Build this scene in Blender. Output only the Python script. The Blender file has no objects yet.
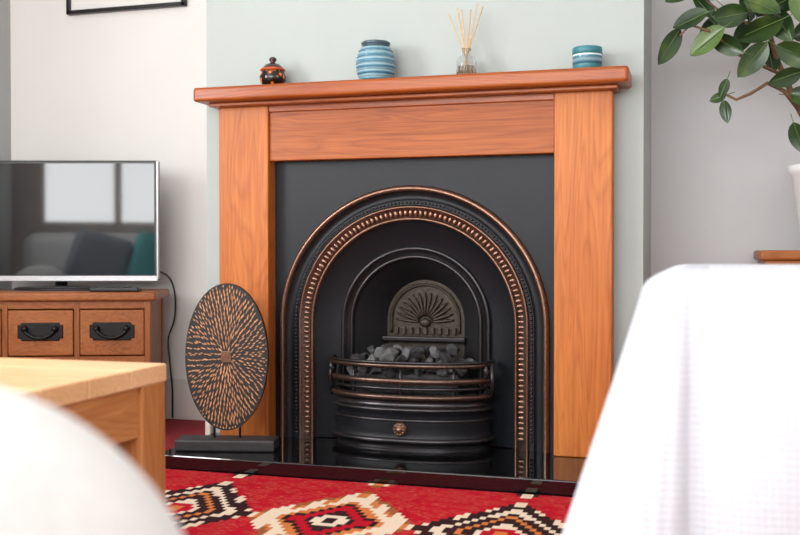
import bpy, bmesh, math, random
from mathutils import Vector, Matrix, noise
random.seed(7)
scene = bpy.context.scene
scene.view_settings.view_transform = 'Standard'
pi = math.pi

# ---------------------------------------------------------------- materials
def srgb(r, g, b):
    def f(c):
        c /= 255.0
        return c/12.92 if c <= 0.04045 else ((c+0.055)/1.055)**2.4
    return (f(r), f(g), f(b), 1.0)

class NT:
    def __init__(s, name):
        s.m = bpy.data.materials.new(name); s.m.use_nodes = True
        s.t = s.m.node_tree; s.n = s.t.nodes; s.l = s.t.links
        s.b = s.n['Principled BSDF']
    def node(s, typ, **kw):
        n = s.n.new(typ)
        for k, v in kw.items(): setattr(n, k, v)
        return n
    def coord(s, scale=(1, 1, 1), rot=(0, 0, 0), loc=(0, 0, 0)):
        tc = s.node('ShaderNodeTexCoord'); mp = s.node('ShaderNodeMapping')
        mp.inputs['Scale'].default_value = scale; mp.inputs['Rotation'].default_value = rot
        mp.inputs['Location'].default_value = loc
        s.l.new(tc.outputs['Object'], mp.inputs['Vector']); return mp.outputs[0]
    def noise(s, vec, scale, detail=4, rough=.5, dist=0):
        n = s.node('ShaderNodeTexNoise'); s.l.new(vec, n.inputs['Vector'])
        n.inputs['Scale'].default_value = scale; n.inputs['Detail'].default_value = detail
        n.inputs['Roughness'].default_value = rough; n.inputs['Distortion'].default_value = dist
        return n.outputs['Fac']
    def ramp(s, fac, stops, const=False):
        r = s.node('ShaderNodeValToRGB'); e = r.color_ramp.elements
        if const: r.color_ramp.interpolation = 'CONSTANT'
        while len(e) < len(stops): e.new(0.5)
        for i, (p, c) in enumerate(stops):
            e[i].position = p; e[i].color = c
        s.l.new(fac, r.inputs[0]); return r.outputs[0]
    def math(s, op, a, b=None, c=None):
        n = s.node('ShaderNodeMath', operation=op)
        for i, v in enumerate((a, b, c)):
            if v is None: continue
            if isinstance(v, (int, float)): n.inputs[i].default_value = v
            else: s.l.new(v, n.inputs[i])
        return n.outputs[0]
    def mix(s, fac, a, b, mode='MIX'):
        n = s.node('ShaderNodeMix', data_type='RGBA', blend_type=mode)
        for inp, v in ((n.inputs[0], fac), (n.inputs[6], a), (n.inputs[7], b)):
            if isinstance(v, (int, float)): inp.default_value = v
            elif isinstance(v, tuple): inp.default_value = v
            else: s.l.new(v, inp)
        return n.outputs[2]
    def bump(s, h, strength=.3, dist=.01):
        n = s.node('ShaderNodeBump'); n.inputs['Strength'].default_value = strength
        n.inputs['Distance'].default_value = dist
        s.l.new(h, n.inputs['Height']); s.l.new(n.outputs[0], s.b.inputs['Normal'])
    def set(s, **kw):
        for k, v in kw.items():
            inp = s.b.inputs[k.replace('_', ' ')]
            if isinstance(v, (int, float, tuple)): inp.default_value = v
            else: s.l.new(v, inp)
        return s

def plain(name, col, rough=.5, metal=0, var=.08, nscale=30, bump=0, **kw):
    t = NT(name)
    v = t.noise(t.coord(), nscale)
    d = tuple(c*(1-var) for c in col[:3])+(1,); l = tuple(min(1, c*(1+var)) for c in col[:3])+(1,)
    t.set(Base_Color=t.ramp(v, [(.3, d), (.7, l)]), Roughness=rough, Metallic=metal)
    if bump: t.bump(v, bump, .004)
    for k, x in kw.items(): t.set(**{k: x})
    return t.m

def wood(name, axis, dark, mid, light, rough=.42, scale=1.0, coat=0.0, spec=.3):
    t = NT(name)
    sc = [9*scale]*3; sc[axis] = .8*scale
    v = t.coord(tuple(sc))
    n1 = t.noise(v, 1.0, 2, .5, .8)
    rings = t.math('FRACT', t.math('MULTIPLY', n1, 20.0))
    sc2 = [150*scale]*3; sc2[axis] = 5*scale
    n2 = t.noise(t.coord(tuple(sc2)), 1.0, 3, .6)
    sc3 = [6]*3; sc3[axis] = 1.0
    n3 = t.noise(t.coord(tuple(sc3)), 1.0, 2, .5)
    c = t.ramp(rings, [(0, mid), (.5, light), (.86, dark), (1, mid)])
    c = t.mix(.35, c, mid)
    c = t.mix(.4, c, t.ramp(n2, [(.36, dark), (.64, light)]))
    c = t.mix(.35, c, t.ramp(n3, [(.3, dark), (.5, mid), (.7, light)]))
    t.set(Base_Color=c, Roughness=rough, Coat_Weight=coat, Coat_Roughness=.2, Specular_IOR_Level=spec)
    t.bump(n2, .12, .002)
    return t.m

M_woodV = wood('orange_pine_v', 2, srgb(134, 64, 20), srgb(180, 98, 38), srgb(200, 124, 60))
M_woodH = wood('orange_pine_h', 0, srgb(96, 38, 8), srgb(148, 71, 22), srgb(176, 98, 42))
M_mantel = wood('mantel_pine', 0, srgb(94, 36, 8), srgb(148, 68, 19), srgb(176, 95, 38), rough=.32, coat=.12)
M_cabV = wood('cabinet_wood_v', 2, srgb(92, 46, 16), srgb(138, 76, 33), srgb(164, 100, 52))
M_cabH = wood('cabinet_wood_h', 0, srgb(92, 44, 14), srgb(144, 78, 33), srgb(172, 106, 54))
M_oakY = wood('oak_y', 1, srgb(156, 92, 46), srgb(184, 122, 70), srgb(204, 148, 94), rough=.4)
M_oakX = wood('oak_x', 0, srgb(200, 146, 98), srgb(222, 174, 126), srgb(234, 194, 150), rough=.4)
M_oakV = wood('oak_v', 2, srgb(150, 86, 42), srgb(180, 116, 64), srgb(200, 142, 86), rough=.4)
M_iron = plain('cast_iron', srgb(23, 25, 29), .42, .2, .15, 300, .08, Specular_IOR_Level=.32)
M_ironS = plain('cast_iron_satin', srgb(62, 60, 62), .27, .8, .15, 120, .05)
M_fireback = plain('fireback_iron', srgb(56, 48, 38), .5, .45, .4, 90, .3)
M_soot = plain('firebox_iron', srgb(28, 28, 31), .6, .2, .2, 60, .2)
def metalmat(name, a, c_, rough):
    t = NT(name); v = t.noise(t.coord(), 260, 2)
    t.set(Base_Color=t.ramp(v, [(.3, a), (.7, c_)]), Metallic=.85, Roughness=rough); return t.m
M_copper = metalmat('copper_highlight', srgb(98, 74, 62), srgb(160, 124, 104), .29)
M_bronze = metalmat('dark_bronze', srgb(64, 52, 48), srgb(116, 92, 80), .28)
M_granite = plain('black_granite', srgb(12, 12, 14), .03, 0, .3, 400, Specular_IOR_Level=.9)
M_coal = plain('coal', srgb(44, 44, 46), .7, 0, .6, 40, .6)
M_ash = plain('ash_coal', srgb(84, 84, 84), .85, 0, .5, 50, .6)
M_wallL = plain('paint_alcove_white', srgb(229, 226, 222), .85, 0, .01, 4)
M_wallG = plain('paint_sage_grey', srgb(168, 175, 172), .85, 0, .01, 4)
M_wallR = plain('paint_alcove_grey', srgb(204, 204, 205), .85, 0, .01, 4)
M_wallW = plain('paint_side_wall', srgb(170, 172, 172), .85, 0, .01, 4)
M_ceil = plain('ceiling_paint', srgb(240, 240, 238), .9, 0, .01, 4)
M_trim = plain('trim_gloss_paint', srgb(216, 208, 200), .35, 0, .01, 6)
M_black = plain('black_plastic', srgb(16, 16, 18), .35, 0, .1, 50)
M_screen = plain('tv_screen', srgb(9, 10, 12), .04, 0, .02, 5, Specular_IOR_Level=.75)
M_silver = plain('tv_silver_bezel', srgb(196, 196, 198), .3, .4, .03, 50)
M_handle = plain('black_iron_handle', srgb(26, 24, 24), .4, .6, .2, 90, .2)
M_paper = plain('picture_paper', srgb(226, 224, 220), .7, 0, .02, 5)
M_frame = plain('picture_frame_black', srgb(24, 22, 22), .35, 0, .1, 50)
M_pot = plain('white_ceramic', srgb(228, 228, 226), .25, 0, .02, 10)
M_soil = plain('soil', srgb(50, 36, 26), .95, 0, .4, 80, .8)
M_bark = plain('plant_bark', srgb(112, 84, 58), .8, 0, .3, 60, .4)
t = NT('leaf_green'); M_leaf = t.m
v = t.noise(t.coord(), 9, 3)
t.set(Base_Color=t.ramp(v, [(.3, srgb(18, 36, 18)), (.58, srgb(38, 66, 26)), (.8, srgb(96, 116, 46))]), Roughness=.3, Specular_IOR_Level=.5)
M_leaf2 = plain('leaf_light', srgb(84, 108, 56), .35, 0, .2, 20)
M_sofa = plain('sofa_fabric', srgb(208, 208, 207), .95, 0, .05, 120, .5)
M_seat = plain('sofa_seat_cover', srgb(236, 236, 236), .95, 0, .04, 120, .5)
M_cushT = plain('teal_fabric', srgb(110, 190, 190), .95, 0, .1, 200, .5)
M_cushG = plain('grey_fabric', srgb(150, 154, 162), .95, 0, .1, 200, .5)
t = NT('waffle_throw'); M_waffle = t.m
tc = t.node('ShaderNodeTexCoord'); sp = t.node('ShaderNodeSeparateXYZ'); t.l.new(tc.outputs['UV'], sp.inputs[0])
K = 2*pi/0.0085
sx = t.math('SINE', t.math('MULTIPLY', sp.outputs[0], K)); sz = t.math('SINE', t.math('MULTIPLY', sp.outputs[1], K))
h = t.math('ADD', t.math('MULTIPLY', sx, .5), t.math('MULTIPLY', sz, .5))
t.set(Base_Color=t.ramp(t.math('MULTIPLY_ADD', h, .5, .5), [(.15, srgb(190, 194, 202)), (.8, srgb(206, 209, 215))]), Roughness=.95, Sheen_Weight=.05)
t.bump(h, .5, .002)
t = NT('carpet_red'); M_carpet = t.m
v = t.noise(t.coord(), 400, 2)
t.set(Base_Color=t.ramp(v, [(.3, srgb(110, 14, 26)), (.7, srgb(158, 28, 42))]), Roughness=.95); t.bump(v, .5, .004)
# kilim rug
t = NT('kilim_rug'); M_rug = t.m
tc = t.node('ShaderNodeTexCoord'); sp = t.node('ShaderNodeSeparateXYZ'); t.l.new(tc.outputs['Object'], sp.inputs[0])
X, Y = sp.outputs[0], sp.outputs[1]
def quant(a, s): return t.math('MULTIPLY', t.math('ADD', t.math('FLOOR', t.math('DIVIDE', a, s)), .5), s)
PX, PY = .42, .66
QX, QY = PX/28, PY/28
xs = t.math('ADD', X, .86+PX*20+PX/2); ys = t.math('ADD', Y, .80+PY*20+PY/2)
ci = t.math('FLOOR', t.math('DIVIDE', xs, PX))
u = t.math('SUBTRACT', t.math('MODULO', xs, PX), PX/2); w = t.math('SUBTRACT', t.math('MODULO', ys, PY), PY/2)
uq = t.math('ABSOLUTE', quant(u, QX)); wq = t.math('ABSOLUTE', quant(w, QY))
d = t.math('ADD', t.math('DIVIDE', uq, .24), t.math('DIVIDE', wq, .34))
RED, CRE, BLK, ORA, BRN, GRY = srgb(180, 18, 38), srgb(230, 212, 188), srgb(34, 28, 30), srgb(206, 122, 66), srgb(150, 92, 52), srgb(112, 124, 116)
c1 = t.ramp(d, [(0, BLK), (.08, CRE), (.20, BLK), (.29, RED), (.44, BLK), (.51, ORA), (.60, CRE), (.72, ORA), (.83, BRN), (.93, RED)], True)
c2 = t.ramp(d, [(0, ORA), (.09, RED), (.20, CRE), (.30, BLK), (.42, ORA), (.50, BLK), (.60, CRE), (.70, BLK), (.82, CRE), (.92, RED)], True)
par = t.math('MODULO', ci, 2.0)
c = t.mix(par, c1, c2)
saw = t.math('MODULO', t.math('ADD', uq, QX*.5), QX*4)
tooth = t.math('MULTIPLY', t.math('GREATER_THAN', saw, QX*1.9), t.math('GREATER_THAN', d, .72))
tooth = t.math('MULTIPLY', tooth, t.math('LESS_THAN', d, .92))
c = t.mix(tooth, c, t.mix(par, CRE, BLK))
ln = t.noise(t.coord((50, 330, 1)), 1.0, 2)
fl = t.noise(t.coord((18, 26, 1)), 1.0, 2)
fac = t.math('MULTIPLY', t.math('GREATER_THAN', ln, .56), t.math('GREATER_THAN', fl, .46))
fac = t.math('MULTIPLY', fac, t.math('GREATER_THAN', d, .94))
c = t.mix(t.math('MULTIPLY', fac, .5), c, srgb(210, 122, 92))
c = t.mix(t.math('MULTIPLY', ln, .18), c, srgb(120, 14, 26))
t.set(Base_Color=c, Roughness=.95, Specular_IOR_Level=.1); t.bump(ln, .5, .003)
# decorative
t = NT('lacquer_pot'); M_lacq = t.m
vo = t.node('ShaderNodeTexVoronoi'); t.l.new(t.coord(), vo.inputs['Vector']); vo.inputs['Scale'].default_value = 60
c = t.ramp(vo.outputs['Distance'], [(0, srgb(226, 150, 56)), (.2, srgb(186, 60, 24)), (.36, srgb(60, 80, 36)), (.44, srgb(26, 14, 10))], True)
t.set(Base_Color=c, Roughness=.15)
M_lacqD = plain('lacquer_dark', srgb(54, 24, 16), .15, 0, .2, 80)
M_lacqR = plain('lacquer_orange', srgb(170, 66, 24), .15, 0, .1, 80)
t = NT('blue_glaze'); M_blue = t.m
sp = t.node('ShaderNodeSeparateXYZ'); t.l.new(t.coord(), sp.inputs[0])
f = t.math('FRACT', t.math('MULTIPLY', t.math('ADD', sp.outputs[2], t.math('MULTIPLY', t.noise(t.coord(), 30), .004)), 55.0))
t.set(Base_Color=t.ramp(f, [(0, srgb(54, 98, 118)), (.35, srgb(90, 138, 158)), (.6, srgb(144, 172, 180)), (1, srgb(64, 112, 132))]), Roughness=.15)
M_blueD = plain('blue_collar', srgb(64, 86, 96), .2, .2, .1, 60)
M_teal = plain('teal_label', srgb(46, 114, 124), .4, 0, .1, 40)
M_white = plain('label_white', srgb(216, 226, 224), .5, 0, .05, 60)
M_glass = plain('clear_glass', srgb(244, 246, 246), .03, 0, .0, 5, Transmission_Weight=1.0, IOR=1.3)
M_oil = plain('diffuser_oil', srgb(230, 218, 198), .1, 0, .05, 5, Transmission_Weight=.9)
M_reed = plain('reed', srgb(206, 172, 122), .7, 0, .1, 90)
M_disc = plain('sculpture_black_wood', srgb(22, 18, 17), .6, 0, .2, 90, .3)
M_inlay = plain('sculpture_inlay', srgb(176, 128, 88), .55, 0, .45, 50)
M_base = plain('sculpture_base', srgb(42, 41, 43), .55, 0, .2, 60, .3)

# ---------------------------------------------------------------- mesh builder
class B:
    def __init__(s, name): s.name = name; s.v = []; s.f = []; s.mi = []; s.sm = []; s.mats = []; s.uv = {}
    def m(s, mat):
        if mat not in s.mats: s.mats.append(mat)
        return s.mats.index(mat)
    def raw(s, vs, fs, mat, smooth=True, M=None):
        o = len(s.v); k = s.m(mat)
        s.v += [tuple(M @ Vector(p)) if M else tuple(p) for p in vs]
        for f in fs: s.f.append(tuple(o+i for i in f)); s.mi.append(k); s.sm.append(smooth)
    def box(s, lo, hi, mat, bev=0.0, seg=2, M=None, smooth=False):
        bm = bmesh.new(); bmesh.ops.create_cube(bm, size=1)
        lo = Vector(lo); hi = Vector(hi); c = (lo+hi)/2; d = hi-lo
        for v in bm.verts: v.co = Vector((v.co.x*d.x+c.x, v.co.y*d.y+c.y, v.co.z*d.z+c.z))
        if bev > 0: bmesh.ops.bevel(bm, geom=bm.edges[:], offset=bev, segments=seg, profile=.5, affect='EDGES')
        bm.verts.index_update()
        s.raw([v.co[:] for v in bm.verts], [[v.index for v in f.verts] for f in bm.faces], mat, smooth, M)
        bm.free()
    def ico(s, c, r, mat, sub=2, scale=(1, 1, 1), M=None, jitter=0, smooth=True):
        bm = bmesh.new(); bmesh.ops.create_icosphere(bm, subdivisions=sub, radius=1)
        sd = random.random()*100
        pts = []
        for v in bm.verts:
            k = 1+jitter*noise.noise(v.co*1.4+Vector((sd, sd, sd)))
            p = Vector((v.co.x*scale[0], v.co.y*scale[1], v.co.z*scale[2]))*r*k
            if M: p = M @ p
            pts.append((p+Vector(c))[:])
        bm.verts.index_update()
        s.raw(pts, [[v.index for v in f.verts] for f in bm.faces], mat, smooth); bm.free()
    def chunk(s, c, r, mat, scale, M):
        # blocky broken lump: convex hull of jittered points
        bm = bmesh.new()
        for i in range(13):
            p = Vector((random.uniform(-1, 1), random.uniform(-1, 1), random.uniform(-1, 1))).normalized()*random.uniform(.8, 1.15)
            bm.verts.new(M @ Vector((p.x*scale[0], p.y*scale[1], p.z*scale[2]))*r+Vector(c))
        bmesh.ops.convex_hull(bm, input=bm.verts[:])
        bmesh.ops.delete(bm, geom=[v for v in bm.verts if not v.link_faces], context='VERTS')
        bmesh.ops.bevel(bm, geom=bm.edges[:], offset=r*.07, segments=1, profile=.5, affect='EDGES')
        bm.verts.index_update()
        s.raw([v.co[:] for v in bm.verts], [[v.index for v in f.verts] for f in bm.faces], mat, False); bm.free()
    def lathe(s, prof, c, mat, seg=40, M=None, smooth=True, sx=1, sy=1):
        vs = []; fs = []; n = len(prof)
        for i in range(seg):
            a = 2*pi*i/seg
            for r, z in prof: vs.append((c[0]+r*math.cos(a)*sx, c[1]+r*math.sin(a)*sy, c[2]+z))
        for i in range(seg):
            j = (i+1) % seg
            for k in range(n-1): fs.append((i*n+k, j*n+k, j*n+k+1, i*n+k+1))
        s.raw(vs, fs, mat, smooth, M)
    def tube(s, pts, r, mat, seg=10, closed=False, flat=(1, 1), M=None):
        pts = [Vector(p) for p in pts]; n = len(pts); vs = []; fs = []
        up0 = Vector((0, 0, 1))
        for i, p in enumerate(pts):
            a = pts[(i-1) % n] if (closed or i > 0) else p
            b = pts[(i+1) % n] if (closed or i < n-1) else p
            t_ = (b-a).normalized()
            up = up0 if abs(t_.z) < .95 else Vector((0, 1, 0))
            sd = t_.cross(up).normalized(); u_ = sd.cross(t_)
            rr = r[i] if isinstance(r, (list, tuple)) else r
            for k in range(seg):
                an = 2*pi*k/seg
                vs.append((p+sd*math.cos(an)*rr*flat[0]+u_*math.sin(an)*rr*flat[1])[:])
        m_ = n if closed else n-1
        for i in range(m_):
            j = (i+1) % n
            for k in range(seg):
                l = (k+1) % seg
                fs.append((i*seg+k, j*seg+k, j*seg+l, i*seg+l))
        if not closed:
            fs.append(tuple(range(seg))); fs.append(tuple((n-1)*seg+k for k in range(seg)))
        s.raw(vs, fs, mat, True, M)
    def done(s, parent=None, uvf=None, loc=None):
        me = bpy.data.meshes.new(s.name); me.from_pydata(s.v, [], s.f)
        for m in s.mats: me.materials.append(m)
        for p, k, q in zip(me.polygons, s.mi, s.sm): p.material_index = k; p.use_smooth = q
        bm = bmesh.new(); bm.from_mesh(me); bmesh.ops.recalc_face_normals(bm, faces=bm.faces[:]); bm.to_mesh(me); bm.free()
        if uvf:
            uvl = me.uv_layers.new(name='UVMap')
            for l in me.loops: uvl.data[l.index].uv = uvf[l.vertex_index]
        me.update()
        o = bpy.data.objects.new(s.name, me); scene.collection.objects.link(o)
        if parent: o.parent = parent
        return o

def empty(name):
    o = bpy.data.objects.new(name, None); scene.collection.objects.link(o); return o

# ---------------------------------------------------------------- room
XL, XR, YA, YR, ZC = -2.765, 1.15, .48, -4.5, 2.5
BL, BR = -1.606, -.163
b = B('floor'); b.box((XL-.1, YR-.1, -.1), (XR+.1, YA+.1, 0), M_carpet); b.done()
b = B('ceiling'); b.box((XL-.1, YR-.1, ZC), (XR+.1, YA+.1, ZC+.1), M_ceil); b.done()
b = B('wall_alcove_left'); b.box((XL-.1, YA, 0), (BL+.2, YA+.1, ZC), M_wallL); b.done()
b = B('wall_alcove_right'); b.box((BR-.2, YA, 0), (XR+.1, YA+.1, ZC), M_wallR); b.done()
LY0, LY1, LZ0, LZ1 = -3.0, -1.6, .85, 2.15
b = B('wall_left')
b.box((XL-.1, YR, 0), (XL, LY0, ZC), M_wallW); b.box((XL-.1, LY1, 0), (XL, YA, ZC), M_wallW)
b.box((XL-.1, LY0, 0), (XL, LY1, LZ0), M_wallW); b.box((XL-.1, LY0, LZ1), (XL, LY1, ZC), M_wallW); b.done()
b = B('added_side_window')  # unseen window, added to the left wall so light enters from left-behind
for y in (LY0+.03, (LY0+LY1)/2, LY1-.03): b.box((XL-.08, y-.03, LZ0), (XL-.02, y+.03, LZ1), M_trim, .005)
for z in (LZ0+.03, LZ1-.03): b.box((XL-.075, LY0, z-.03), (XL-.025, LY1, z+.03), M_trim, .005)
b.done()
b = B('wall_right'); b.box((XR, YR, 0), (XR+.1, YA, ZC), M_wallL); b.done()
CX = -.884
b = B('wall_chimney_breast')
b.box((BL, 0, 0), (CX-.36, YA, ZC), M_wallG); b.box((CX+.36, 0, 0), (BR, YA, ZC), M_wallG)
b.box((CX-.36, 0, .80), (CX+.36, YA, ZC), M_wallG); b.box((CX-.36, .36, 0), (CX+.36, YA, .80), M_wallG)
b.done()
WX0, WX1, WZ0, WZ1 = -2.58, .55, .85, 2.25
b = B('wall_rear')
b.box((XL, YR-.1, 0), (WX0, YR, ZC), M_wallL); b.box((WX1, YR-.1, 0), (XR, YR, ZC), M_wallL)
b.box((WX0, YR-.1, 0), (WX1, YR, WZ0), M_wallL); b.box((WX0, YR-.1, WZ1), (WX1, YR, ZC), M_wallL); b.done()
b = B('window_1')
for x in [WX0+.03, -1.95, -1.3, -.65, 0, WX1-.03]: b.box((x-.03, YR-.08, WZ0), (x+.03, YR-.02, WZ1), M_trim, .005)
for z in [WZ0+.03, 1.45, WZ1-.03]: b.box((WX0, YR-.075, z-.03), (WX1, YR-.025, z+.03), M_trim, .005)
b.box((WX0-.05, YR-.03, WZ0-.03), (WX1+.05, YR+.08, WZ0), M_trim, .006); b.done()
def skirting(name, lo, hi, ax):
    b = B(name)
    b.box(lo, hi, M_trim, .004)
    l2 = list(lo); h2 = list(hi); l2[2] = hi[2]; h2[2] = hi[2]+.02
    if ax == 'y': l2[1] = lo[1]+(hi[1]-lo[1])*.4
    if ax == 'x': h2[0] = lo[0]+(hi[0]-lo[0])*.6
    b.box(l2, h2, M_trim, .004); b.done()
skirting('baseboard_alcove_left', (XL, YA-.022, 0), (BL, YA, .14), 'y')
skirting('baseboard_alcove_right', (BR, YA-.022, 0), (XR, YA, .14), 'y')
skirting('baseboard_left', (XL, YR, 0), (XL+.022, YA-.022, .14), 'x')
b = B('baseboard_chimney_breast')
b.box((BL-.0, -.02, 0), (-1.585, 0, .14), M_trim, .004); b.box((-.188, -.02, 0), (BR, 0, .14), M_trim, .004); b.done()

# ---------------------------------------------------------------- fireplace
FP = empty('fireplace')
HZ = .05
b = B('hearth_slab')
b.box((-1.58, -.385, 0.0), (-.195, -.0005, HZ), M_granite, .004)
b.done(FP)
b = B('wooden_surround')
LF = -.07
for x0, x1 in ((-1.526, -1.349), (-.419, -.248)):
    b.box((x0, LF, HZ), (x1, -.0005, 1.14), M_woodV, .004)
b.box((-1.349, LF+.012, .96), (-.419, -.0005, 1.125), M_woodH, .003)
b.box((-1.349, LF+.004, 1.118), (-.419, -.0005, 1.14), M_mantel, .003)
b.box((-1.545, -.105, 1.138), (-.231, -.0005, 1.150), M_mantel, .003)
b.box((-1.579, -.15, 1.150), (-.197, -.0005, 1.196), M_mantel, .010, 4)
b.done(FP)

SP = .43
def arch_pts(r, y, sp=SP, base=HZ, na=48, nl=10, cx=CX):
    p = []
    for i in range(nl): p.append((cx-r, y, base+(sp-base)*i/nl))
    for i in range(na+1):
        a = pi-pi*i/na; p.append((cx+r*math.cos(a), y, sp+r*math.sin(a)))
    for i in range(nl): p.append((cx+r, y, sp-(sp-base)*(i+1)/nl))
    return p
def arch_sweep(b, prof, mat, smooth=True):
    rows = [arch_pts(*(q if len(q) > 2 else (q[0], q[1]))) for q in prof]
    n = len(rows[0]); vs = [p for r in rows for p in r]
    fs = [(i*n+j, i*n+j+1, (i+1)*n+j+1, (i+1)*n+j) for i in range(len(rows)-1) for j in range(n-1)]
    b.raw(vs, fs, mat, smooth)
b = B('cast_iron_insert')
PYV = -.012
inner = arch_pts(.446, PYV); X0, X1, ZT = -1.352, -.416, .965
outer = []
for (x, y, z) in inner:
    if z <= SP: outer.append((X0 if x < CX else X1, y, z))
    else:
        dx, dz = x-CX, z-SP
        tx = ((X1-CX) if dx > 0 else (CX-X0))/max(abs(dx), 1e-6); tz = (ZT-SP)/max(dz, 1e-6)
        k = min(tx, tz); outer.append((CX+dx*k, y, SP+dz*k))
n = len(inner)
b.raw(inner+outer, [(i, i+1, n+i+1, n+i) for i in range(n-1)], M_iron, False)
for sx_ in (X0, X1):
    side = sorted([p for p in outer if abs(p[0]-sx_) < 1e-5], key=lambda p: p[2])[-1]
    top = sorted([p for p in outer if abs(p[2]-ZT) < 1e-5], key=lambda p: abs(p[0]-sx_))[0]
    b.raw([side, top, (sx_, PYV, ZT)], [(0, 1, 2)], M_iron, False)
arch_sweep(b, [(.446, -.012), (.445, -.022), (.440, -.030), (.434, -.033), (.429, -.030), (.426, -.022), (.425, -.013)], M_copper)
arch_sweep(b, [(.425, -.013), (.416, -.006), (.404, -.004), (.399, -.008)], M_iron)
arch_sweep(b, [(.399, -.008), (.397, -.013), (.383, -.013), (.381, -.010)], M_iron, False)
arch_sweep(b, [(.381, -.010), (.379, -.018), (.375, -.020), (.372, -.014)], M_copper)
arch_sweep(b, [(.372, -.014), (.356, -.006), (.344, .002)], M_bronze)
arch_sweep(b, [(.344, .002), (.342, -.005), (.338, -.007), (.334, -.002), (.332, .008)], M_copper)
arch_sweep(b, [(.332, .008), (.328, .012), (.258, .042), (.252, .044)], M_iron)
arch_sweep(b, [(.252, .044), (.250, .034), (.244, .030), (.238, .034), (.235, .044), (.224, .048)], M_ironS)
arch_sweep(b, [(.224, .048), (.222, .040), (.216, .038), (.211, .042), (.209, .056)], M_ironS)
FY = .175
arch_sweep(b, [(.209, .056), (.2, .068, .43), (.134, FY, .435)], M_soot)
def along(r, step, sp=SP, base=HZ+.02):
    out = []; z = base
    while z < sp: out.append((CX-r, z, pi)); z += step
    k = max(1, round(pi*r/step))
    for i in range(k+1):
        a = pi-pi*i/k; out.append((CX+r*math.cos(a), sp+r*math.sin(a), a))
    z = sp-step
    while z > base: out.append((CX+r, z, 0)); z -= step
    return out
for x, z, a in along(.390, .0125): b.ico((x, -.015, z), .0050, M_ironS, 1)
for x, z, a in along(.358, .0165):
    M = Matrix.Rotation(-a, 4, 'Y')
    b.ico((x, -.006, z), .0068, M_copper, 2, (1.95, .8, .95), M)
rows = arch_pts(.136, FY, .435, .2)
b.raw(rows, [tuple(range(len(rows)))], M_fireback, False)
fb = arch_pts(.118, FY-.004, .435, .39, 30, 3)
b.tube(fb, .005, M_fireback, 8)
for i in range(15):
    a = pi*(i+.5)/15
    c0 = Vector((CX, FY-.004, .435)); M = Matrix.Rotation(-a, 4, 'Y')
    rr = .062
    b.ico(c0+Vector((rr*math.cos(a), 0, rr*math.sin(a)-.01)), .043, M_fireback, 2, (1, .16, .14), M)
b.ico((CX, FY-.006, .425), .02, M_fireback, 2, (1, .5, .8))
for i in range(9):
    x = CX-.1+.025*i; b.box((x-.008, FY-.012, .385), (x+.008, FY-.002, .41), M_fireback, .003)
b.box((CX-.145, FY-.035, .362), (CX+.145, FY, .38), M_ironS, .005)
b.box((CX-.2, .05, .19), (CX+.2, FY, .21), M_soot)
b.done(FP)

# grate
b = B('fire_grate')
GW, GD = .262, .15
def bow(w, dpt, z, n=40, y0=.02, p=1.0):
    out = []
    for i in range(n+1):
        a = -pi/2+pi*i/n
        out.append((CX+w*math.sin(a), y0-dpt*abs(math.cos(a))**.8, z))
    return out
def bowsweep(prof, mat):
    rows = [bow(GW+o, GD+o, z) for o, z in prof]; n = len(rows[0])
    b.raw([p for r in rows for p in r], [(i*n+j, i*n+j+1, (i+1)*n+j+1, (i+1)*n+j) for i in range(len(rows)-1) for j in range(n-1)], mat, True)
b.tube(bow(GW, GD, .312), .0095, M_bronze, 12, flat=(.8, .8))
b.tube(bow(GW+.004, GD+.006, .322), .0045, M_ironS, 8)
b.tube(bow(GW-.004, GD-.004, .264), .0105, M_bronze, 12, flat=(.8, .9))
b.tube(bow(GW-.012, GD-.012, .240), .005, M_ironS, 10)
for t_ in (-.98, -.5, 0, .5, .98):
    a = t_*pi/2*.9
    x = CX+(GW-.012)*math.sin(a); y = .02-(GD-.012)*abs(math.cos(a))**.8
    b.tube([(x, y, .2), (x, y, .25), (x, y, .308)], .005, M_ironS, 8)
for sgn in (-1, 1):
    pts = []
    for i in range(22):
        a = i/21*2.2*pi; r = .026*(1-i/30)
        pts.append((CX+sgn*(GW-.004)+sgn*-.004, -.035-r*math.cos(a)*.8, .290+r*math.sin(a)))
    b.tube(pts, .006, M_ironS, 8)
    b.tube([(CX+sgn*GW, -.01, .2), (CX+sgn*(GW+.006), -.02, .26), (CX+sgn*(GW+.002), -.015, .316)], .009, M_ironS, 8)
bowsweep([(-.02, .222), (-.004, .224), (.006, .220), (.008, .213), (.002, .207)], M_bronze)
bowsweep([(.002, .207), (-.012, .203), (-.014, .192), (-.008, .183), (.002, .180), (.004, .174), (-.004, .168)], M_ironS)
bowsweep([(-.004, .168), (-.010, .163), (-.012, .150)], M_iron)
bowsweep([(-.012, .150), (-.002, .147), (.0, .143), (-.004, .138)], M_ironS)
bowsweep([(-.004, .138), (-.006, .12), (-.010, .10), (-.006, .088)], M_iron)
bowsweep([(-.006, .088), (.004, .086), (.006, .078), (.0, .072), (-.012, .068), (-.01, HZ)], M_ironS)
ry = .02-GD+.002; rz = .116
b.lathe([(0, .014), (.006, .013), (.009, .009), (.012, .006), (.02, .004), (.022, 0), (.0221, -.004)], (0, 0, 0), M_copper, 24,
        Matrix.Translation((CX, ry, rz)) @ Matrix.Rotation(pi/2, 4, 'X'))
for i in range(10):
    a = 2*pi*i/10
    b.ico((CX+.0155*math.cos(a), ry-.006, rz+.0155*math.sin(a)), .0045, M_copper, 1)
b.done(FP)
b = B('coal_pile')
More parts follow.
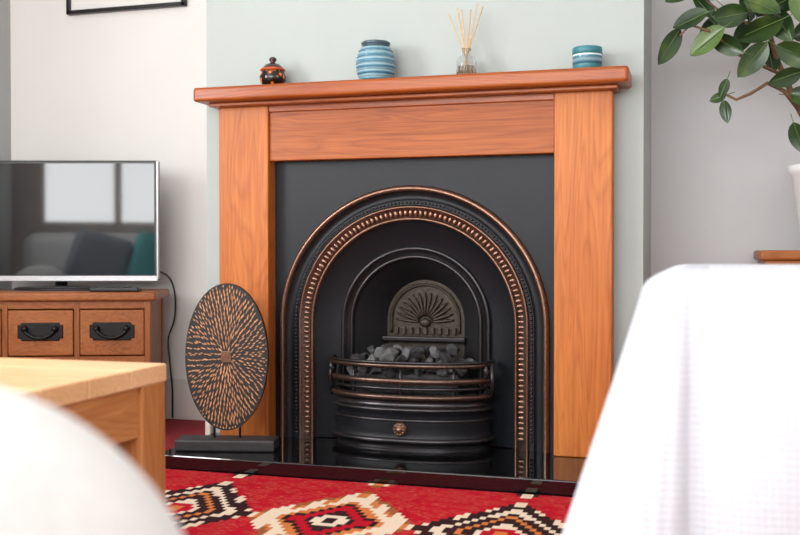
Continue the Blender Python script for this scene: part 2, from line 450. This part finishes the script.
for i in range(9):
    for j in range(4):
        for lay in (0, 1):
            if lay and (i in (0, 8) or random.random() < .4): continue
            x = CX-.176+.044*i+random.uniform(-.012, .012)-(.01 if lay else 0)
            y = -.084+.050*j+random.uniform(-.01, .01)
            if i in (0, 8) and y < -.06: y = -.04
            y = min(y, .08-.35*max(0, abs(x-CX)-.13))
            z = .292+.038*lay+.005*j+random.uniform(-.005, .008)
            r = random.uniform(.021, .030)
            M = Matrix.Rotation(random.random()*6, 3, Vector((random.random(), random.random(), random.random()+.1)))
            b.chunk((x, y, z), r, random.choice((M_coal, M_coal, M_ash)), (1.1, random.uniform(.7, .95), random.uniform(.7, .9)), M)
b.box((CX-.17, -.06, .215), (CX+.17, .10, .28), M_coal, .01)
b.done(FP)

# ---------------------------------------------------------------- mantel ornaments
MZ = 1.196
b = B('lacquered_trinket_pot'); c = (-1.331, -.07, MZ)
b.lathe([(0, 0), (.026, 0), (.032, .004), (.042, .022), (.043, .036), (.037, .05), (.036, .053)], c, M_lacq)
b.lathe([(.036, .053), (.041, .054), (.041, .058), (.036, .062)], c, M_lacqR)
b.lathe([(.036, .062), (.024, .074), (.01, .079), (.007, .082), (.012, .088), (.012, .094), (.006, .099), (0, .1)], c, M_lacqD)
b.done()
b = B('blue_ribbed_vase'); c = (-.978, -.075, MZ)
pr = [(0, 0), (.046, 0)]
for i in range(0, 61):
    z = .003+.1*i/60; r = .047+.015*math.sin(pi*min(1, z/.105))**.7
    r += .0014*math.sin(i*pi/3)
    pr.append((r, z))
b.lathe(pr+[(.048, .105)], c, M_blue, 48)
b.lathe([(.048, .105), (.046, .108), (.043, .110), (.043, .114), (.046, .116), (.046, .122), (.042, .125), (.038, .123), (.036, .1), (0, .095)], c, M_blueD, 48)
b.done()
b = B('reed_diffuser'); c = (-.688, -.07, MZ)
b.lathe([(0, .001), (.028, .001), (.031, .004), (.031, .05), (.026, .062), (.012, .068), (.012, .082), (.015, .084), (.015, .088), (.010, .088), (.010, .066), (.024, .058), (.028, .048), (.028, .006), (0, .005)], c, M_glass, 32)
b.lathe([(0, .007), (.0265, .007), (.0265, .034), (0, .034)], c, M_oil, 32)
for dx, dy, h in ((-.055, .0, .2), (-.03, .01, .215), (-.012, -.01, .205), (.012, .01, .21), (.036, -.008, .222), (.05, .01, .218)):
    p0 = Vector(c)+Vector((-dx*.3, -dy*.3, .012)); p1 = Vector(c)+Vector((dx, dy, h))
    b.tube([p0, p1], .0018, M_reed, 6)
b.done()
b = B('candle_tin'); c = (-.322, -.07, MZ)
b.lathe([(0, 0), (.040, 0), (.0425, .002), (.0425, .018)], c, M_teal)
b.lathe([(.0425, .018), (.0428, .018), (.0428, .044)], c, M_blue)
b.lathe([(.0428, .044), (.0425, .048)], c, M_white)
b.lathe([(.0425, .048), (.044, .049), (.044, .067), (.042, .070), (0, .070)], c, M_teal)
b.done()

# ---------------------------------------------------------------- disc sculpture
DS = B('carved_disc_sculpture')
M0 = Matrix.Translation((-1.405, -.255, 0)) @ Matrix.Rotation(math.radians(14), 4, 'Z')
DS.box((-.155, -.045, HZ), (.155, .045, HZ+.036), M_base, .006, M=M0)
for x in (-.04, .04): DS.tube([(x, 0, HZ+.03), (x, 0, .17)], .0035, M_black, 8, M=M0)
A_, C_, dz, th = .129, .228, .338, .011
N = 72; vs = []
for y in (-th, th):
    for i in range(N): vs.append((A_*math.cos(2*pi*i/N), y, dz+C_*math.sin(2*pi*i/N)))
fs = [tuple(range(N)), tuple(range(2*N-1, N-1, -1))]+[(i, (i+1) % N, N+(i+1) % N, N+i) for i in range(N)]
DS.raw(vs, fs, M_disc, False, M0)
for side in (-1, 1):
    for ring in range(14):
        k0 = .14+.064*ring; n = int(13+ring*5.0)
        for i in range(n):
            a = 2*pi*(i+.5*(ring % 2)+random.uniform(-.2, .2))/n
            kk = k0+random.uniform(-.02, .02); L = random.uniform(.038, .055); w = .0021+.0008*random.random()
            if kk+L > .985: L = .985-kk
            if L < .015: continue
            def P(k, off, yy): return (A_*k*math.cos(a)-off*math.sin(a), side*(th+yy), dz+C_*k*math.sin(a)+off*math.cos(a))
            DS.raw([P(kk-L, 0, .0003), P(kk, w, .0016), P(kk+L, 0, .0003), P(kk, -w, .0016)], [(0, 1, 2, 3)], M_inlay, False, M0)
DS.box((-.016, -th-.004, dz-.018), (.016, th+.004, dz+.018), M_copper, .002, M=M0)
DS.done()

# ---------------------------------------------------------------- tv + cabinet (angled across the alcove)
CA = math.radians(21.7)
CMx = Matrix.Translation((-1.869, .076, 0)) @ Matrix.Rotation(CA, 4, 'Z')
b = B('tv_cabinet'); Lc, Dc = .765, .32
b.box((-Lc-.01, -.018, .490), (.022, Dc, .521), M_cabH, .008, 3, M=CMx)
for x0, x1 in ((-Lc, -Lc+.03), (-.022, 0)):
    b.box((x0, 0, 0), (x1, .04, .492), M_cabV, .003, M=CMx); b.box((x0, Dc-.045, 0), (x1, Dc-.005, .492), M_cabV, .003, M=CMx)
    b.box((x0+.004, .02, .07), (x1-.004, Dc-.02, .489), M_cabV, M=CMx)
b.box((-Lc+.01, Dc-.025, .07), (-.01, Dc-.012, .489), M_cabV, M=CMx)
for z0, z1 in ((.462, .49), (.27, .293), (.07, .10)): b.box((-Lc+.02, .004, z0), (-.012, Dc-.03, z1), M_cabH, .002, M=CMx)
dr = ((-.742, -.515), (-.492, -.268), (-.245, -.022))
for (a0, a1) in dr:
    for z0, z1 in ((.297, .458), (.104, .265)):
        b.box((a0, -.004, z0), (a1, .02, z1), M_cabH, .005, 3, M=CMx)
        mx, mz = (a0+a1)/2, (z0+z1)/2+.003
        b.box((mx-.078, -.009, mz-.022), (mx+.078, -.003, mz+.026), M_handle, .003, M=CMx)
        b.box((mx-.066, -.0095, mz-.030), (mx+.066, -.004, mz+.034), M_handle, .003, M=CMx)
        for s_ in (-1, 1): b.ico(CMx @ Vector((mx+s_*.052, -.016, mz+.012)), .012, M_handle, 2)
        b.tube([(mx-.052+.104*i/12, -.020, mz+.01-.03*math.sin(pi*i/12)**.6) for i in range(13)], .0058, M_handle, 8, M=CMx)
for x in (dr[0][1], dr[1][1]): b.box((x+.002, .001, .075), (x+.021, .03, .48), M_cabV, .002, M=CMx)
b.done()
TM = Matrix.Translation((-2.297, .150, 0)) @ Matrix.Rotation(math.radians(17.0), 4, 'Z')
b = B('television')
b.box((-.37, -.012, .556), (.37, .03, 1.004), M_black, .004, M=TM)
b.box((-.25, .02, .62), (.25, .05, .92), M_black, .012, M=TM)
b.box((-.358, -.0135, .578), (.358, -.011, .993), M_screen, M=TM)
b.box((-.37, -.016, .554), (.37, -.010, .574), M_silver, .002, M=TM)
b.box((.3665, -.014, .56), (.3715, .01, 1.003), M_silver, .001, M=TM)
b.tube([(0, .02, .535), (0, .02, .60)], .022, M_black, 16, M=TM)
b.lathe([(0, 0), (.5, 0), (.5, .006), (.45, .011), (.1, .016), (0, .016)], (0, 0, 0), M_black, 48, M=TM @ Matrix.Translation((0, .0, .521)) @ Matrix.Diagonal((.34, .18, 1, 1)))
b.done()
b = B('remote_control'); RM = CMx @ Matrix.Translation((-.13, .04, .521)) @ Matrix.Rotation(math.radians(-6), 4, 'Z')
b.box((-.09, -.022, 0), (.09, .022, .016), M_black, .005, M=RM)
for i in range(7):
    for j in (-1, 0, 1): b.box((-.07+.02*i-.005, j*.012-.003, .015), (-.07+.02*i+.005, j*.012+.003, .018), M_ironS, M=RM)
b.done()
b = B('power_cable')
pts = [(-2.15, .30, .64), (-2.07, .38, .60), (-2.01, .425, .575), (-1.985, .44, .53), (-1.978, .445, .46), (-1.985, .445, .39), (-2.01, .445, .32), (-2.0, .44, .22), (-1.99, .44, .12), (-1.99, .44, .01)]
sm = []
for i in range(len(pts)-1):
    p0 = Vector(pts[max(0, i-1)]); p1 = Vector(pts[i]); p2 = Vector(pts[i+1]); p3 = Vector(pts[min(len(pts)-1, i+2)])
    for k in range(6):
        q = k/6; sm.append(.5*((2*p1)+(p2-p0)*q+(2*p0-5*p1+4*p2-p3)*q*q+(3*p1-3*p2+p3-p0)*q**3))
sm.append(Vector(pts[-1]))
b.tube(sm, .0035, M_black, 8); b.done()

# ---------------------------------------------------------------- picture
b = B('framed_picture')
x0, x1, z0, z1 = -2.478, -1.940, 1.630, 2.2
fw = .016
b.box((x0, YA-.025, z0), (x1, YA-.001, z0+fw), M_frame, .002); b.box((x0, YA-.025, z1-fw), (x1, YA-.001, z1), M_frame, .002)
b.box((x0, YA-.025, z0), (x0+fw, YA-.001, z1), M_frame, .002); b.box((x1-fw, YA-.025, z0), (x1, YA-.001, z1), M_frame, .002)
b.box((x0+.01, YA-.012, z0+.01), (x1-.01, YA-.004, z1-.01), M_paper)
b.box((x0+.12, YA-.0135, z0+.14), (x1-.12, YA-.0115, z1-.14), M_wallG)
b.done()

# ---------------------------------------------------------------- right alcove cabinet + plant
b = B('side_cabinet')
b.box((.17, .06, .638), (1.02, .455, .668), M_cabH, .008, 3)
b.box((.185, .075, .61), (1.005, .45, .64), M_cabH, .004)
for x in (.19, .955):
    for y in (.08, .40): b.box((x, y, 0), (x+.045, y+.045, .615), M_cabV, .003)
b.box((.2, .09, .08), (.99, .44, .612), M_cabV)
for x0, x1 in ((.245, .59), (.605, .945)):
    b.box((x0, .078, .46), (x1, .095, .595), M_cabH, .004); b.box((x0, .078, .10), (x1, .095, .445), M_cabV, .004)
    b.ico(((x0+x1)/2, .07, .53), .015, M_handle, 2); b.ico((x1-.04 if x0 < .4 else x0+.04, .07, .3), .013, M_handle, 2)
b.done()
b = B('potted_rubber_plant'); pc = (.395, .28, .668)
b.lathe([(0, 0), (.085, 0), (.09, .005), (.122, .235), (.132, .24), (.134, .262), (.126, .265), (.12, .25), (.115, .235), (0, .23)], pc, M_pot, 48)
b.lathe([(.112, .228), (.116, .236), (0, .24)], pc, M_soil, 32)
def branch(pts, r0, r1):
    n = len(pts); b.tube(pts, [r0+(r1-r0)*i/(n-1) for i in range(n)], M_bark, 8)
branch([(.39, .28, .88), (.35, .26, 1.0), (.29, .2, 1.09), (.26, .17, 1.15), (.22, .15, 1.24), (.19, .13, 1.34), (.17, .12, 1.48), (.16, .1, 1.62)], .011, .006)
branch([(.29, .2, 1.09), (.24, .14, 1.145), (.19, .1, 1.165), (.14, .06, 1.13), (.1, .03, 1.11), (.06, .02, 1.13)], .007, .0035)
branch([(.24, .14, 1.19), (.17, .1, 1.22), (.1, .06, 1.25), (.03, .02, 1.31), (-.03, 0, 1.33), (-.06, 0, 1.30)], .006, .003)
branch([(.2, .13, 1.3), (.14, .1, 1.34), (.06, .05, 1.37), (0, .03, 1.42)], .005, .003)
branch([(.39, .28, .88), (.41, .27, 1.1), (.40, .22, 1.3), (.42, .2, 1.55)], .010, .005)
branch([(.17, .12, 1.45), (.08, .1, 1.5), (.0, .08, 1.55)], .005, .003)
def leaf(c, ang, L, W, tilt, roll, mat, y):
    vs = []; fs = []; nu, nv = 11, 5
    for i in range(nu):
        s_ = i/(nu-1); wd = W*math.sin(pi*min(1, s_**.9))**.7*.5
        for j in range(nv):
            q = (j-(nv-1)/2)/((nv-1)/2)
            vs.append(((s_-.5)*L, abs(q)*wd*-.35+.05*L*math.sin(pi*s_), q*wd))
    for i in range(nu-1):
        for j in range(nv-1): fs.append((i*nv+j, (i+1)*nv+j, (i+1)*nv+j+1, i*nv+j+1))
    M = Matrix.Translation((c[0], y, c[1])) @ Matrix.Rotation(-ang, 4, 'Y') @ Matrix.Rotation(tilt, 4, 'Z') @ Matrix.Rotation(roll, 4, 'X')
    b.raw(vs, fs, mat, True, M)
    b.tube([M @ Vector((-.5*L-.025, .005, 0)), M @ Vector((-.5*L, 0, 0)), M @ Vector((.45*L, .048*L-.002, 0))], .0014, M_leaf2, 5)
D = math.radians
LV = [(-.09, 1.27, 240, .13, .06, 0), (-.03, 1.345, 200, .11, .065, .0), (.006, 1.39, 130, .1, .05, .03), (.017, 1.283, 215, .13, .07, .02),
      (.078, 1.36, 190, .12, .07, .05), (.07, 1.274, 150, .12, .06, .03), (.145, 1.227, 230, .13, .07, .05), (.165, 1.314, 200, .14, .08, .04),
      (.226, 1.326, 300, .12, .07, .06), (.267, 1.24, 330, .13, .07, .08), (.064, 1.14, 250, .065, .03, .0), (.07, 1.072, 280, .07, .035, .0),
      (.048, 1.115, 200, .05, .03, .02), (.278, 1.0, 290, .10, .055, .1), (.246, 1.407, 30, .12, .065, .08), (0.0, 1.435, 140, .12, .07, .03),
      (-.058, 1.43, 200, .1, .05, .04), (.13, 1.407, 100, .12, .06, .1), (.19, 1.42, 60, .12, .07, .12), (.30, 1.13, 350, .11, .06, .15),
      (.32, 1.33, 20, .13, .07, .15), (.1, 1.47, 170, .12, .07, .1), (.33, 1.45, 40, .13, .07, .1), (.21, 1.5, 90, .13, .07, .1),
      (.42, 1.25, 0, .13, .07, .2), (.45, 1.4, 20, .13, .07, .2), (.4, 1.55, 70, .13, .07, .2), (.02, 1.53, 170, .12, .06, .08), (.12, 1.58, 120, .12, .06, .1),
      (.12, 1.31, 250, .11, .06, .12), (.2, 1.25, 280, .11, .06, .14), (.03, 1.33, 230, .1, .06, .08), (.5, 1.1, -20, .13, .07, .22), (.28, 1.6, 60, .12, .06, .12),
      (.17, 1.38, 330, .12, .07, .03), (.24, 1.18, 200, .11, .06, .1), (.28, 1.38, 280, .12, .07, .06)]
for x, z, a, L, W, y in LV:
    leaf((x, z), D(a), L, W, random.uniform(-.4, .4), random.uniform(-.7, .7), M_leaf if random.random() < .9 else M_leaf2, y)
b.done()

# ---------------------------------------------------------------- rug, coffee table, sofa, armchair
b = B('kilim_rug'); b.box((-2.3, -2.75, 0.0), (.95, -.395, .010), M_rug, .003)
b.done()
b = B('coffee_table')
tx0, tx1, ty0, ty1, tz = -2.05, -.995, -2.12, -1.335, .446
nb = 6
for i in range(nb):
    y0 = ty0+(ty1-ty0)*i/nb; y1 = ty0+(ty1-ty0)*(i+1)/nb
    b.box((tx0, y0+.0006, tz-.035), (tx1, y1-.0006, tz), M_oakX, .003)
for x in (tx0, tx1-.09):
    for y in (ty0, ty1-.09): b.box((x+.002, y+.002, .010), (x+.088, y+.088, tz-.034), M_oakV, .004)
b.box((tx0+.08, ty0+.01, tz-.13), (tx1-.08, ty0+.035, tz-.034), M_oakX, .002); b.box((tx0+.08, ty1-.035, tz-.13), (tx1-.08, ty1-.01, tz-.034), M_oakX, .002)
b.box((tx0+.01, ty0+.08, tz-.13), (tx0+.035, ty1-.08, tz-.034), M_oakY, .002); b.box((tx1-.035, ty0+.08, tz-.13), (tx1-.01, ty1-.08, tz-.034), M_oakY, .002)
b.box((tx0+.03, ty0+.03, .12), (tx1-.03, ty1-.03, .145), M_oakX, .003)
b.done()
b = B('sofa')
b.box((-.74, -3.45, .012), (-.278, -2.370, .588), M_sofa, .205, 14, smooth=True)
b.box((-2.66, -3.45, .012), (-2.30, -2.40, .575), M_sofa, .16, 8, smooth=True)
b.box((-2.35, -3.4, .05), (-.6, -2.45, .28), M_sofa, .03, 3, smooth=True)
b.box((-2.33, -3.3, .27), (-1.52, -2.42, .42), M_seat, .05, 5, smooth=True); b.box((-1.51, -3.3, .27), (-.70, -2.42, .42), M_seat, .05, 5, smooth=True)
b.box((-2.62, -3.55, .012), (-.35, -3.3, .80), M_seat, .1, 6, smooth=True)
CM = Matrix.Translation((-2.12, -3.16, .60)) @ Matrix.Rotation(-.35, 4, 'X') @ Matrix.Rotation(.3, 4, 'Y'); b.box((-.2, -.06, -.19), (.2, .06, .2), M_cushG, .055, 5, CM, True)
CM = Matrix.Translation((-1.70, -3.14, .60)) @ Matrix.Rotation(-.4, 4, 'X') @ Matrix.Rotation(.2, 4, 'Y'); b.box((-.2, -.06, -.19), (.2, .06, .19), M_cushT, .055, 5, CM, True)
b.done()
b = B('throw_covered_armchair')
ax0, ax1, ay0, ay1, at = -.070, .86, -1.84, -1.1, .641
R = .06; ER = .05
def rrect(x0, x1, y0, y1, R):
    segs = [((x0+R, y0), (x1-R, y0)), ((x1, y0+R), (x1, y1-R)), ((x1-R, y1), (x0+R, y1)), ((x0, y1-R), (x0, y0+R))]
    cen = [(x1-R, y0+R, -pi/2), (x1-R, y1-R, 0), (x0+R, y1-R, pi/2), (x0+R, y0+R, pi)]
    out = []
    for (p, q), (cx, cy, a0) in zip(segs, cen):
        L = math.dist(p, q); k = 60
        nx, ny = (q[1]-p[1])/L, -(q[0]-p[0])/L
        for i in range(k): out.append((p[0]+(q[0]-p[0])*i/k, p[1]+(q[1]-p[1])*i/k, nx, ny))
        for i in range(12):
            a = a0+pi/2*i/12; out.append((cx+R*math.cos(a), cy+R*math.sin(a), math.cos(a), math.sin(a)))
    return out
per = rrect(ax0, ax1, ay0, ay1, R); n = len(per)
mx, my = (ax0+ax1)/2, (ay0+ay1)/2
vs = []; uv = []; rings = []
arc = [0]
for i in range(n): arc.append(arc[-1]+math.dist(per[i][:2], per[(i+1) % n][:2]))
for k in range(12): rings.append(('t', k/12))
for k in range(10): rings.append(('e', k/10))
for k in range(51): rings.append(('s', k/50))
for kind, s_ in rings:
    for i, (px, py, nx, ny) in enumerate(per):
        if kind == 't':
            x = mx+(px-nx*ER-mx)*s_; y = my+(py-ny*ER-my)*s_
            z = at+.006*math.sin(x*9)*math.sin(y*11)*(1-s_)
            uv.append((x, y))
        elif kind == 'e':
            a = s_*pi/2; x = px-nx*ER*(1-math.sin(a)); y = py-ny*ER*(1-math.sin(a)); z = at-ER*.6*(1-math.cos(a))
            uv.append((arc[i], -z))
        else:
            h = s_*(at-.03-ER*.6); z = at-ER*.6-h
            fx = .31 if nx < 0 else .12
            fl = h*(abs(nx)*fx+abs(ny)*.05)
            wv = 1-.8*max(0, -nx)
            fold = (.004+.03*s_)*math.sin(arc[i]*12+1.3*math.sin(arc[i]*5)+s_*.8)*min(1, s_*2.5)*wv
            x = px+nx*(fl+fold); y = py+ny*(fl+fold)
            uv.append((arc[i], -z))
        vs.append((x, y, z))
fs = []
for k in range(len(rings)-1):
    for i in range(n):
        j = (i+1) % n; fs.append((k*n+i, k*n+j, (k+1)*n+j, (k+1)*n+i))
b.raw(vs, fs, M_waffle, True)
nn = len(b.v)
b.box((ax0+.06, ay0+.06, .011), (ax1-.06, ay1-.06, .56), M_sofa, .03)
uv += [(0, 0)]*(len(b.v)-nn)
b.done(uvf=uv)

# ---------------------------------------------------------------- light
def area(name, loc, rot, sx, sy, power, col=(1, 1, 1)):
    l = bpy.data.lights.new(name, 'AREA'); l.shape = 'RECTANGLE'; l.size = sx; l.size_y = sy; l.energy = power; l.color = col
    o = bpy.data.objects.new(name, l); scene.collection.objects.link(o); o.location = loc; o.rotation_euler = rot; return o
area('window_daylight', ((WX0+WX1)/2, YR-.12, (WZ0+WZ1)/2), (pi/2, 0, 0), WX1-WX0, WZ1-WZ0, 148, (.99, .995, 1))
area('added_side_fill', (XL-.12, (LY0+LY1)/2, (LZ0+LZ1)/2), (pi/2, 0, -pi/2), LY1-LY0, LZ1-LZ0, 115, (.99, .995, 1))  # added fill lamp at the invented left window, brightens sofa and room
wd = bpy.data.worlds.new('sky'); scene.world = wd; wd.use_nodes = True
wd.node_tree.nodes['Background'].inputs[0].default_value = (.8, .9, 1, 1); wd.node_tree.nodes['Background'].inputs[1].default_value = 1.0

# ---------------------------------------------------------------- camera
cd = bpy.data.cameras.new('camera'); cam = bpy.data.objects.new('camera', cd); scene.collection.objects.link(cam)
cam.location = (0, -3.07, .663); cam.rotation_euler = (math.radians(90-.89), 0, math.radians(16.7))
cd.lens = 45; cd.sensor_width = 36; cd.clip_start = .02
cd.dof.use_dof = True; cd.dof.focus_distance = 3.1; cd.dof.aperture_fstop = 3.6
scene.camera = cam
